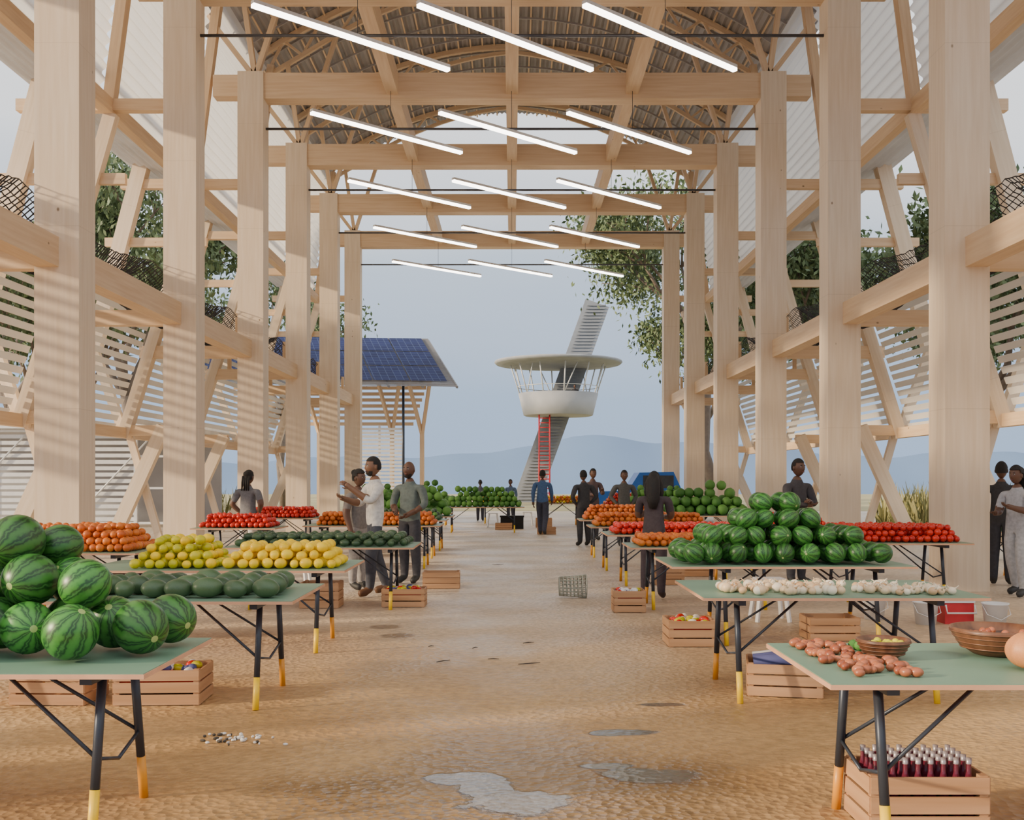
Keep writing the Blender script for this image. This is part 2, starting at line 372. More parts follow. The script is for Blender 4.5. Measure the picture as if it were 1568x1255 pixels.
def corr(b,p,q,y0,y1,wl,amp,mi=0):
    p=Vector((p[0],0,p[1]));q=Vector((q[0],0,q[1]));d=q-p;L=d.length;d.normalize();nn=Vector((-d.z,0,d.x))
    n=int(L/wl*6);v=[];f=[]
    for i in range(n+1):
        t=L*i/n; c=p+d*t+nn*amp*math.sin(2*math.pi*t/wl); v+=[(c.x,y0,c.z),(c.x,y1,c.z)]
    for i in range(n): f.append((2*i,2*i+2,2*i+3,2*i+1))
    b.add(v,f,mi,None,True)
for sd in(-1,1):
    b=MB()
    for k in range(1,7):
        ya=YC[k]+.1+CD/2; yb=YC[k+1]+CD/2-.1
        corr(b,(sd*7.62,8.5),(sd*7.02,13.2),ya,yb,.24,.045)
    b.obj('upper_corrugated_cladding',['white'],HALL)
    b=MB()
    corr(b,(sd*7.6,8.6),(sd*9.1,8.95),YC[1],Y1,.22,.03); b.obj('side_aisle_canopy',['roofgrey'],HALL)
    b=MB()
    for k in range(0,7):
        ya=YC[k]+.3+CD/2-.1; yb=ya+S-.4
        for i in range(16):
            t=i/15; x=8.33+.95*t; z=5.6-2.85*t
            b.beam((sd*x,ya,z),(sd*x,yb,z),.02,.13,0,up=(sd*-.35,0,.9))
    b.obj('louvre_screen',['louvre'],HALL)
    b=MB(); ny=330;nxn=20; NY0=YC[1]
    pts={}
    for i in range(ny+1):
        yy=NY0+(Y1-NY0)*i/ny
        for j in range(nxn+1):
            t=j/nxn; x=6.6+1.6*t
            fr=abs(math.sin(math.pi*(yy-NY0)/S))
            z=5.5-.7*math.sin(math.pi*t)*(.5+.5*fr)-.25*fr*(1-t)+.03*R.random()
            pts[i,j]=(sd*x,yy,z)
    w=.009
    for i in range(ny+1):
        for j in range(nxn+1):
            for q in ((i+1,j),(i,j+1)):
                if q in pts:
                    a=Vector(pts[i,j]);c=Vector(pts[q])
                    b.add([a+Vector((0,0,w)),c+Vector((0,0,w)),c-Vector((0,0,w)),a-Vector((0,0,w))],[(0,1,2,3)])
                    u=Vector((w,w,0)) ; b.add([a+u,c+u,c-u,a-u],[(0,1,2,3)])
    b.obj('hanging_net',['net'],HALL)
    b=MB()
    for k in range(1,8): b.beam((sd*6.6,YC[k]+.8,4.7),(sd*6.6,YC[k]+.8,5.5),.1,.1); b.beam((sd*8.2,YC[k]+.8,4.7),(sd*8.2,YC[k]+.8,5.6),.1,.1)
    b.beam((sd*6.6,NY0,4.85),(sd*6.6,Y1,4.85),.1,.2)
    b.obj('net_rail',['wood_b'],HALL)
for k in range(5):
    ys=17.7+S*k
    for cx in(-2.8,0,2.8):
        b=MB(); p=Vector((cx-1.58,ys,9.5)); q=Vector((cx+1.56,ys+2.8,9.5))
        b.beam(p,q,.10,.06,1); b.beam(p+Vector((0,0,.06)),q+Vector((0,0,.06)),.11,.06,0)
        d=(q-p)
        c=p+d*.5; b.path([(c.x,c.y,9.57),(c.x,c.y,10.55)],.006,4,2)
        b.obj('linear_pendant_light',['whitep','led','cable'])

# ---------------------------------------------------------------- tables
ZT=.73
def table(x0,x1,y0,y1,ia=.28,ib=.28):
    b=MB(); b.box(x0,x1,y0,y1,ZT-.022,ZT-.003,1); b.box(x0+.004,x1-.004,y0+.004,y1-.004,ZT-.003,ZT,0)
    for xe,s in((x0+ia,1),(x1-ib,-1)):
        yt=[y0+.3,y1-.3]; yb=[y0+.18,y1-.16]
        b.beam((xe,y0+.12,ZT-.045),(xe,y1-.12,ZT-.045),.05,.045,2)
        for i in(0,1):
            T=Vector((xe,yt[i],ZT-.04)); B=Vector((xe,yb[i],0)); mid=B.lerp(T,.3)
            b.path([B,mid],.021,10,3+i); b.path([mid,T],.020,10,2)
            p=B.lerp(T,.48); b.path([p,(xe+s*.5,(yt[i]+(y0+y1)/2)/2,ZT-.03)],.009,6,2)
            b.path([p,(xe,(y0+y1)/2,.27)],.009,6,2)
    b.obj('trestle_table',['green_top','mdf','steel','yellow','orange_p'])
def pile(name,x0,x1,y0,y1,r,mats,layers=2,sq=(1,1,1),seg=8,rings=6,z=ZT,fill=.93,elong=False,step=1.0):
    b=MB(); 
    for L in range(layers):
        ins=L*r*1.05; sx=2*r*max(sq[0],sq[1])*step
        nx=max(1,int((x1-x0-2*ins)/sx)); ny=max(1,int((y1-y0-2*ins)/sx))
        for i in range(nx):
            for j in range(ny):
                if R.random()>fill-(.06*L): continue
                x=x0+ins+(i+.5)*(x1-x0-2*ins)/nx+R.uniform(-.2,.2)*r; yy=y0+ins+(j+.5)*(y1-y0-2*ins)/ny+R.uniform(-.2,.2)*r
                s=R.uniform(.85,1.08); rz=r*sq[2]*s
                zz=z+rz+L*1.5*r*sq[2]+.002+(R.uniform(-.12,.12)*r if L else 0)
                rot=Euler((0,0,R.uniform(0,6.28))).to_matrix() if elong or sq!=(1,1,1) else (rrot())
                b.ell((x,yy,zz),(r*sq[0]*s,r*sq[1]*s,rz),R.randrange(len(mats)),rot,seg,rings)
    return b.obj(name,mats)
T_=[(-3.75,-1.46,4.16,5.12),(-3.7,-1.39,6.65,7.8),(-3.75,-1.42,8.9,10.1),(-3.3,-1.12,11.9,13.0),(-3.5,-1.2,17.5,18.6),(-3.6,-1.25,22,23.1),(-4.2,-2.1,26,27),(-2.0,.35,29.5,30.5),
(-5.6,-3.95,11,12.1),(-5.1,-3.75,16.6,17.6),(-5.4,-3.9,21,22),(-3.3,-1.25,19.8,20.8),(-3.6,-1.4,24.2,25.1),(-4.6,-2.4,31,32),
(1.2,3.5,3.95,4.95),(1.25,3.13,6.85,8.05),(1.42,3.6,9.3,10.5,.52,.28),(1.35,3.2,11.9,12.9),(1.33,3.3,14.6,15.7),(1.28,3.3,17.1,18.1),(1.3,3.1,20,21),(3.2,5.2,22.4,23.5),(3.85,5.6,12.7,13.8),(6.9,8.0,15.6,16.6),(.9,2.4,34,35),
(2.9,4.9,27.4,28.4),(-1.2,.2,35.5,36.4),(3.7,5.3,17.2,18.2),(-3.4,-1.9,34,35),(2.7,4.6,31.5,32.4)]
for t in T_: table(*t)
pile('avocado_pile',-3.2,-1.2,12.0,12.9,.05,['squash'],2,(1.3,.9,.85))
pile('orange_pile',-3.3,-1.3,17.6,18.5,.045,['orange'],3)
pile('cabbage_pile',-3.5,-1.3,22.1,23.0,.10,['cabbage'],4,seg=10,rings=7,step=.85)
pile('cabbage_pile',-4.1,-2.2,26.1,26.9,.10,['cabbage'],4,step=.85)
pile('cabbage_pile',-1.9,.25,29.6,30.4,.09,['cabbage'],4,step=.85)
pile('cabbage_pile',-3.5,-1.5,24.3,25.0,.09,['cabbage'],4,step=.85)
pile('cabbage_pile',-4.5,-2.5,31.1,31.9,.10,['cabbage'],4,step=.85)
pile('cabbage_pile',-3.3,-2.0,34.1,34.9,.12,['cabbage'],4,step=.85)
pile('orange_pile',2.8,4.5,31.6,32.3,.06,['orange','tomato'],4)
pile('cabbage_pile',3.0,4.8,27.5,28.3,.10,['cabbage'],4,step=.85)
pile('tomato_pile',3.8,5.2,17.3,18.1,.045,['tomato'],3)
pile('avocado_pile',-3.2,-1.35,19.9,20.7,.05,['squash','cabbage'],3,(1.3,.9,.85))
pile('lemon_pile',-1.1,.1,35.6,36.3,.05,['lemon'],3)
pile('orange_pile',-5.5,-4.05,11.1,12.0,.045,['orange'],4)
pile('tomato_pile',-5.0,-3.85,16.7,17.5,.045,['tomato'],3)
pile('tomato_pile',-5.3,-4.0,21.1,21.9,.045,['tomato'],3)
pile('orange_pile',1.45,3.1,12,12.8,.04,['orange'],2)
pile('tomato_pile',1.43,3.2,14.7,15.6,.045,['tomato'],2)
pile('orange_pile',1.36,3.2,17.2,18.0,.045,['orange'],3)
pile('orange_pile',1.38,3.0,20.1,20.9,.045,['orange'],4)
pile('cabbage_pile',3.3,5.1,22.5,23.4,.12,['cabbage'],4,seg=10,rings=7,step=.88)
pile('tomato_pile',3.95,5.5,12.8,13.7,.045,['tomato'],3)
pile('avocado_pile',7.0,7.9,15.7,16.5,.05,['squash'],2,(1.3,.9,.85))
pile('lemon_pile',1.0,2.3,34.1,34.9,.05,['lemon','orange'],3)
pile('dark_squash_pile',-3.5,-1.52,6.72,7.5,.078,['squash'],1,(1.3,.95,.85),14,9,fill=1.0,step=.88)
pile('lemon_pile',-2.5,-1.5,9.0,9.75,.047,['lemon'],3,(1.15,.95,.95),12,8,fill=1.0)
pile('green_lemon_pile',-3.3,-2.54,9.0,9.75,.045,['lime','lemon','lime'],4,(1.1,.95,.95),12,8,fill=1.0)
def melons(name,pts,seg=28,rings=18):
    b=MB()
    for x,y,z,r in pts:
        rot=Euler((R.uniform(.6,2.4),R.uniform(-.6,.6),R.uniform(0,6.28))).to_matrix()
        b.ell((x,y,z),(r,r,r*1.06),0,rot,seg,rings)
    b.obj(name,['melon'])
q=.118
base=[(-1.62,4.58),(-1.86,4.42),(-2.10,4.55),(-2.34,4.44),(-1.80,4.74),(-2.02,4.82),(-2.3,4.72),(-2.56,4.6),(-1.58,4.86),(-2.5,4.86),(-2.78,4.5),(-2.8,4.8)]
pts=[(x,y,ZT+q*1.06+.003,q*R.uniform(.94,1.0)) for x,y in base]
pts+=[(-1.88,4.62,ZT+.31,.108),(-2.14,4.66,ZT+.325,.118),(-2.42,4.58,ZT+.31,.118),(-2.28,4.84,ZT+.31,.11),(-2.04,4.88,ZT+.30,.11),(-2.66,4.7,ZT+.31,.115)]
pts+=[(-2.24,4.74,ZT+.49,.122),(-2.12,4.92,ZT+.46,.10),(-2.5,4.72,ZT+.50,.12)]
melons('watermelon_pile',pts)
pts=[]
for L,(nx,ny) in enumerate([(9,5),(7,4),(4,3),(2,2)]):
    for i in range(nx):
        for j in range(ny):
            r=.096*R.uniform(.90,1.04)
            x=2.46+(i-(nx-1)/2)*.212+R.uniform(-.03,.03); y=9.86+(j-(ny-1)/2)*.2+R.uniform(-.03,.03)
            pts.append((x,y,ZT+.109+L*.15,r))
melons('watermelon_pile',pts,20,14)
def scatter(name,x0,x1,y0,y1,n,r,mats,sq=(1,1,.9),seg=10,z=ZT,tip=False):
    b=MB()
    for i in range(n):
        s=R.uniform(.8,1.15)
        x,y=R.uniform(x0,x1),R.uniform(y0,y1)
        c=(x,y,z+r*sq[2]*s+.001); b.ell(c,(r*sq[0]*s,r*sq[1]*s,r*sq[2]*s),R.randrange(len(mats)),Euler((0,0,R.uniform(0,6))).to_matrix(),seg,7)
        if tip:
            an=R.uniform(0,6.28); d=Vector((math.cos(an),math.sin(an),.8)).normalized(); c=Vector(c)
            b.path([c+d*r*.7,c+d*r*1.3,c+d*r*1.9],[r*.35*s,r*.13*s,r*.08],6,0)
    b.obj(name,mats)
scatter('onion_heap',1.45,2.22,6.98,7.5,75,.034,['onion','garlic','onion'],tip=True)
scatter('garlic_heap',2.30,2.95,6.98,7.5,64,.030,['garlic','onion'],tip=True)
scatter('shallot_heap',1.30,1.50,4.35,4.85,60,.020,['date'],(1.25,.95,.9))
scatter('shallot_heap',1.34,1.60,4.08,4.4,36,.020,['date'],(1.25,.95,.9))
scatter('dark_pepper_heap',1.53,1.60,4.72,4.8,5,.022,['cabbage'])
def bowl(x,y,r,h,fill):
    b=MB(); pr=[(r*.4,0),(r*.5,.004),(r*.8,h*.35),(r*.97,h*.8),(r,h),(r*.93,h),(r*.86,h*.75),(r*.6,h*.3),(.001,h*.2)]
    b.lathe(pr,(x,y,ZT+.001),0,32)
    for k in(.3,.5,.7,.88): 
        rr=r*(.76+.24*(k-.3)/.6)+.002; b.path([(x+rr*math.cos(t*math.pi/16),y+rr*math.sin(t*math.pi/16),ZT+h*k) for t in range(33)],.0035,5,0)
    for i in range(26):
        a=R.uniform(0,6.28); d=r*.7*math.sqrt(R.random()); b.ell((x+d*math.cos(a),y+d*math.sin(a),ZT+h*.7+R.uniform(-.01,.01)),.018,1,None,8,6)
    b.obj('wooden_bowl',['bowl',fill])
bowl(1.60,4.52,.112,.085,'lime'); bowl(2.13,4.62,.19,.12,'date')
b=MB()
def pk(q,p):
    an=math.atan2(p[1],p[0]); k=1-.07*abs(math.cos(an*5)); return Vector((q.x*k,q.y*k,q.z*(1-.15*math.exp(-((p[0]**2+p[1]**2)*8)))))
b.ell((2.11,4.25,ZT+.078),(.105,.105,.08),0,None,60,18,pk); b.path([(2.11,4.25,ZT+.135),(2.12,4.26,ZT+.18)],[.014,.01],8,1); b.obj('pumpkin',['pumpkin','bark'])

# ---------------------------------------------------------------- crates
def crate(x,y,w=.5,d=.36,h=.23,rot=0,fill=None,z=0,name='wooden_crate'):
    b=MB()
    for sx in(-1,1):
        for sy in(-1,1): b.box(sx*(w/2-.02)-.018,sx*(w/2-.02)+.018,sy*(d/2-.02)-.018,sy*(d/2-.02)+.018,0,h)
    n=3; sh=h/n-.012
    for i in range(n):
        z0=i*h/n+.006
        b.beam((-w/2,-d/2,z0+sh/2),(w/2,-d/2,z0+sh/2),.012,sh); b.beam((-w/2,d/2,z0+sh/2),(w/2,d/2,z0+sh/2),.012,sh)
        b.beam((-w/2,-d/2,z0+sh/2),(-w/2,d/2,z0+sh/2),.012,sh); b.beam((w/2,-d/2,z0+sh/2),(w/2,d/2,z0+sh/2),.012,sh)
    b.box(-w/2+.01,w/2-.01,-d/2+.01,d/2-.01,.01,.022)
    mats=['crate']
    if fill=='bottles':
        mats+=['bottle','bottlecap']
        for i in range(8):
            for j in range(5):
                bx=-w/2+.06+(w-.12)*i/7; by=-d/2+.06+(d-.12)*j/4
                b.lathe([(.001,.025),(.024,.027),(.024,.2),(.011,.25),(.010,.29)],(bx,by,0),1,10)
                b.lathe([(.0125,.285),(.0125,.31),(.001,.312)],(bx,by,0),2,8)
    elif fill=='cloth':
        mats+=['cloth_b','plastic_w']
        for i in range(3): b.path([(-w/2+.04,-.1+.09*i,h+.0),(0,-.09+.09*i,h+.02),(w/2-.08,-.11+.09*i,h-.01)],[.035,.045,.03],10,1+(i==2))
    elif fill:
        mats+=fill
        for i in range(40):
            b.ell((R.uniform(-w/2+.06,w/2-.06),R.uniform(-d/2+.06,d/2-.06),h-.03+R.uniform(-.02,.03)),(.045,.03,.028),R.randrange(1,len(mats)),Euler((0,0,R.uniform(0,6))).to_matrix(),8,6)
        b.box(-w/2+.02,w/2-.02,-d/2+.02,d/2-.02,h*.5,h-.05,1)
    o=b.obj(name,mats); o.location=(x,y,z); o.rotation_euler[2]=rot
mix=['tomato','cloth_b','plastic_w','lime']
crate(-2.37,7.15,.56,.38,.24,.05,mix); crate(-3.08,7.15,.5,.38,.24,-.04,None)
crate(-1.28,12.5,.5,.34,.22,0,mix); crate(-.98,14.6,.5,.36,.23,.03); crate(-2.25,12.4,.45,.36,.3)
crate(1.62,9.6,.42,.4,.24,0,['tomato','lime','garlic']); crate(1.92,7.42,.5,.4,.23,-.2,'cloth'); crate(3.0,9.92,.46,.36,.22)
crate(1.33,12.0,.35,.36,.25,0,mix); crate(2.25,15.1,.4,.36,.26); crate(1.765,4.6,.5,.34,.25,.0,'bottles',name='bottle_crate')
crate(.95,28.9,.5,.36,.2); crate(-.25,31.6,.5,.36,.2); crate(2.9,16.4,.5,.36,.3); crate(1.0,33,.5,.36,.3)
for (x,y) in((4.3,10.9),(4.95,10.75),(3.9,11.3)):
    b=MB(); b.lathe([(.001,0),(.10,0),(.125,.22),(.135,.225),(.135,.24),(.118,.235),(.095,.02),(.001,.015)],(x,y,0),0,24)
    b.path([(x-.13,y,.22),(x-.12,y-.09,.13),(x,y-.14,.08),(x+.12,y-.09,.13),(x+.13,y,.22)],.004,5,0); b.obj('plastic_bucket',['plastic_w'])
b=MB(); b.box(4.5,4.8,10.9,11.15,0,.22,0); b.box(4.49,4.81,10.89,11.16,.22,.27,1); b.path([(4.5,10.88,.2),(4.5,10.84,.12),(4.8,10.84,.12),(4.8,10.88,.2)],.01,6,1); b.obj('cool_box',['red','plastic_w'])
for (x,y) in((2.75,11.2),(-3.0,14.6),(-.6,33.2),(.5,34.3)):
    b=MB()
    for sx in(-1,1):
        for sy in(-1,1): b.beam((x+sx*.17,y+sy*.17,0),(x+sx*.12,y+sy*.12,.42),.035,.035)
    b.box(x-.15,x+.15,y-.15,y+.15,.42,.45); b.obj('plastic_stool',['plastic_w'])
b=MB(); b.box(-.35,.35,31.9,32.3,.0,.36); b.box(-.37,.37,31.88,32.32,.36,.40); b.obj('black_storage_box',['rubber'])
b=MB(); cx,cy,cz,rr,LL=.77,13.3,.15,.145,.34
for i in range(16):
    a=2*math.pi*i/16
    b.path([(cx-LL/2,cy+rr*.8*math.cos(a),cz+rr*.8*math.sin(a)),(cx+LL/2,cy+rr*math.cos(a+.2),cz+rr*math.sin(a+.2))],.006,4)
for t in(0,.14,.28,.42,.56,.7,.85,1):
    b.path([(cx-LL/2+LL*t,cy+rr*(.8+.2*t)*math.cos(2*math.pi*i/20),cz+rr*(.8+.2*t)*math.sin(2*math.pi*i/20)) for i in range(21)],.007,4)
for i in range(5): b.path([(cx-LL/2,cy-rr*.7+i*rr*.35,cz-rr*.5),(cx-LL/2,cy-rr*.7+i*rr*.35,cz+rr*.5)],.004,4)
b.obj('wire_basket',['wire'])
b=MB()
for i in range(46):
    x,y=R.gauss(-1.62,.11),R.gauss(6.05,.06); b.ell((x,y,.008),(R.uniform(.006,.022),R.uniform(.005,.015),.008),R.choice([0,0,1]),Euler((0,0,R.uniform(0,6))).to_matrix(),6,4)
b.obj('litter_scraps',['debris','debris_d'])
b=MB()
for (x,y,l,a) in((-.62,8.6,.12,.5),(-.2,8.75,.1,-.4),(.05,8.5,.18,.05),(-.35,9.3,.07,.9),(.1,9.6,.1,0),(-.75,9.4,.05,.2),(-.35,18.4,.2,.1)):
    b.path([(x,y,.006),(x+l/2*math.cos(a),y+l/2*math.sin(a),.012),(x+l*math.cos(a),y+l*math.sin(a+.4),.006)],[.003,.005,.002],5)
b.obj('scattered_twigs',['debris_d'])

# ---------------------------------------------------------------- solar canopy
b=MB(); A=Vector((-2.4,46,5.6)); U=Vector((-1.7,5.2,2.75)); W=Vector((-12,0,.15))
nn=U.cross(W).normalized()
if nn.z<0: nn=-nn
def par(s0,s1,t0,t1,off,mi):
    v=[A+W*s0+U*t0+nn*off,A+W*s1+U*t0+nn*off,A+W*s1+U*t1+nn*off,A+W*s0+U*t1+nn*off]
    lw,lu=W.length,U.length
    b.add(v,[(0,1,2,3)],mi,[(s0*lw,t0*lu,0),(s1*lw,t0*lu,0),(s1*lw,t1*lu,0),(s0*lw,t1*lu,0)])
for i in range(7):
    for j in range(3): par(.03+i*.137,.03+i*.137+.133,.06+j*.31,.06+j*.31+.295,.09,0)
for i in range(40):
    t=i/39; b.beam(A+U*t,A+U*t+W,.05,.05,4)
for i in range(9): b.beam(A+W*i/8-nn*.06,A+W*i/8+U-nn*.06,.08,.1,4)
for x in(-4.2,-5.6,-9,-12):
    b.beam((x,49,3.6),(x-.7,48,6.6),.14,.14,2); b.beam((x,49,3.6),(x+.5,48,6.4),.14,.14,2); b.beam((x,49,0),(x,49,3.7),.2,.2,2)
for i in range(8): b.beam((-13,49,4.1+i*.28),(-4.6+.1*i,49,4.1+i*.28),.04,.16,2)
b.path([(-4.9,47.3,0),(-4.9,47.3,5.9)],.06,8,3)
for i in range(22): b.box(-7.1,-5.0,48.2,48.25,.2+i*.17,.2+i*.17+.11,1)
for x in(-7.1,-6.1,-5.0): b.box(x-.05,x+.05,48.25,48.33,0,4,1)
b.obj('solar_canopy',['pv','whitep','wood_b','steel','greyp'])

# ---------------------------------------------------------------- tower
b=MB(); X,Y=3.13,71
b.lathe([(.001,5.8),(2.25,5.8),(2.35,5.85),(2.7,7.3),(2.55,7.32),(2.4,6.2),(.001,6.15)],(X,Y,0),1,56)
b.lathe([(.001,9.15),(2.5,9.12),(4.2,9.28),(4.33,9.4),(4.3,9.5),(3,9.62),(.001,9.75)],(X,Y,0),0,64)
for i in range(12):
    a=2*math.pi*i/12+.1
    b.path([(X+2.6*math.cos(a),Y+2.6*math.sin(a),7.2),(X+3.25*math.cos(a),Y+3.25*math.sin(a),9.22)],.05,6,2)
    if i%2: b.path([(X+2.6*math.cos(a),Y+2.6*math.sin(a),7.2),(X+2.95*math.cos(a+.3),Y+2.95*math.sin(a+.3),9.22)],.04,6,2)
b.path([(X+2.75*math.cos(t/6),Y+2.75*math.sin(t/6),7.75) for t in range(39)],.025,4,2)
p0=Vector((.9,Y+1.2,-.1)); p1=Vector((5.85,Y+1.2,13.6))
b.beam(p0,p1,1.7,.7,3,up=(0,1,0))
d=(p1-p0); 
for i in range(62):
    c=p0+d*(i/62); b.box(c.x-.62,c.x+.66,Y+.76,Y+.86,c.z+.02,c.z+.08,3)
for sx in(-.1,.6):
    for yy in(Y-1.6,Y-1.0): b.path([(1.9+sx,yy,0),(1.9+sx,yy,6.0)],.05,6,4)
for i in range(19): b.path([(1.8,Y-1.6,.3+i*.31),(2.5,Y-1.6,.3+i*.31)],.035,5,4)
b.obj('observation_tower',['concrete','concrete_l','whitep','concrete_d','red'])

# ---------------------------------------------------------------- greenhouse pavilion left
b=MB()
for i in range(9):
    x=-22+i*1.45; b.box(x-.05,x+.05,33,33.1,0,3.1,0)
for z in(.1,1.2,2.2,3.0): b.box(-22,-10.4,33.02,33.08,z,z+.07,0)
b.box(-22.3,-10.1,32.6,38,3.1,3.25,0)
for i in range(8):
    if i in(1,4,6):
        for j in range(14): b.box(-22+i*1.45+.05,-22+i*1.45+1.4,33.03,33.07,.2+j*.2,.2+j*.2+.12,0)
b.box(-22,-10.4,37.5,37.6,0,3.1,2)
for x in(-18,-14): b.path([(x,32.95,0),(x+2.9,32.95,3.1)],.03,5,0)
b.obj('greenhouse_pavilion',['whitep','glass_d','roofgrey'])

# ---------------------------------------------------------------- blue pickup truck
b=MB()
prof=[(3.0,.45),(3.0,1.0),(3.1,1.08),(4.1,1.12),(4.5,1.75),(5.7,1.78),(6.0,1.12),(7.5,1.1),(7.55,.5)]
y0,y1=37,38.7; v=[(x,y0,z) for x,z in prof]+[(x,y1,z) for x,z in prof]; n=len(prof)
b.add(v,[tuple(range(n)),tuple(range(2*n-1,n-1,-1))]+[(i,n+i,n+(i+1)%n,(i+1)%n) for i in range(n)],0)
b.box(4.62,5.1,36.98,37,1.2,1.65,1); b.box(5.2,5.7,36.98,37,1.2,1.65,1)
for x in(3.8,6.6):
    for yy in(36.95,38.6):
        b.lathe([(.001,0),(.2,0),(.33,.02),(.35,.08),(.33,.2),(.001,.2)],(x,yy+.15,.35),2,20,Euler((math.pi/2,0,0)).to_matrix())
b.obj('pickup_truck',['blue','glass_d','rubber'])

# ---------------------------------------------------------------- trees, grass
def tree(x,y,h,nl,seed,ls=.2,lean=(0,0)):
    rr=random.Random(seed); b=MB(); tips=[]
    def br(p,d,l,r,dep):
        q=p+d*l*.5+Vector((rr.uniform(-.1,.1),rr.uniform(-.1,.1),0))*l; e=p+d*l
        b.path([p,q,e],[r,r*.85,r*.65],7 if dep<2 else 5,0)
        tips.append((e,dep)); 
        if dep>=2: tips.append((q,dep))
        if dep<4:
            for i in range(3 if dep else 4):
                nd=(d+Vector((rr.uniform(-1,1),rr.uniform(-1,1),rr.uniform(-.3,.6)))*.85).normalized()
                br(e,nd,l*rr.uniform(.6,.78),r*.58,dep+1)
    br(Vector((x,y,-.1)),Vector((lean[0],lean[1],1)).normalized(),h*.33,h*.018,0)
    tips=[t for t in tips if t[1]>=2]
    for i in range(nl):
        c,_=rr.choice(tips); s=h*.035
        c=c+Vector((rr.gauss(0,s),rr.gauss(0,s),rr.gauss(0,s)))
        m=rrot(rr); a=m@Vector((ls*.5,0,0)); bb=m@Vector((0,ls*.22,0))
        b.add([c-a,c+bb,c+a,c-bb],[(0,1,2,3)],1,None,False,rr.random())
    b.obj('leafy_tree',['bark','leaf'])
for (x,y,h,nl,sd,ln,ls) in [(10.0,50,18,16000,1,(-.12,0),.3),(10.5,57,12,6000,2,(-.1,0),.3),(14.5,32,12,13000,3,(0,0),.3),(12.8,42,13,11000,4,(0,0),.3),(22,31,14,9000,5,(0,0),.32),(18,44,11,8000,15,(0,0),.32),(14.5,25,10,9000,21,(0,0),.24),
    (-15.5,42,15,13000,6,(0,0),.32),(-13,60,15,7000,7,(0,0),.32),(-25,33,15,10000,8,(0,0),.32),(-24,50,15,6000,9,(0,0),.32),(-12.5,31,9,7000,12,(-.1,0),.26),(-14.5,25,10,9000,22,(0,0),.24)]:
    tree(x,y,h,nl,sd,ls,ln)
for (x0,x1,y0,y1,n) in((10.3,19,25,30,3000),(-20,-10.6,39,41,500)):
    b=MB()
    for i in range(n):
        x,y=R.uniform(x0,x1),R.uniform(y0,y1); h=R.uniform(.5,1.5); a=R.uniform(0,6.28); dx,dy=math.cos(a),math.sin(a); l=R.uniform(.1,.5)
        b.add([(x-dy*.03,y+dx*.03,0),(x+dy*.03,y-dx*.03,0),(x+dx*l*.4+dy*.02,y+dy*l*.4-dx*.02,h*.6),(x+dx*l,y+dy*l,h)],[(0,1,2),(0,2,3)],0)
    b.obj('grass_tufts',['grass'])

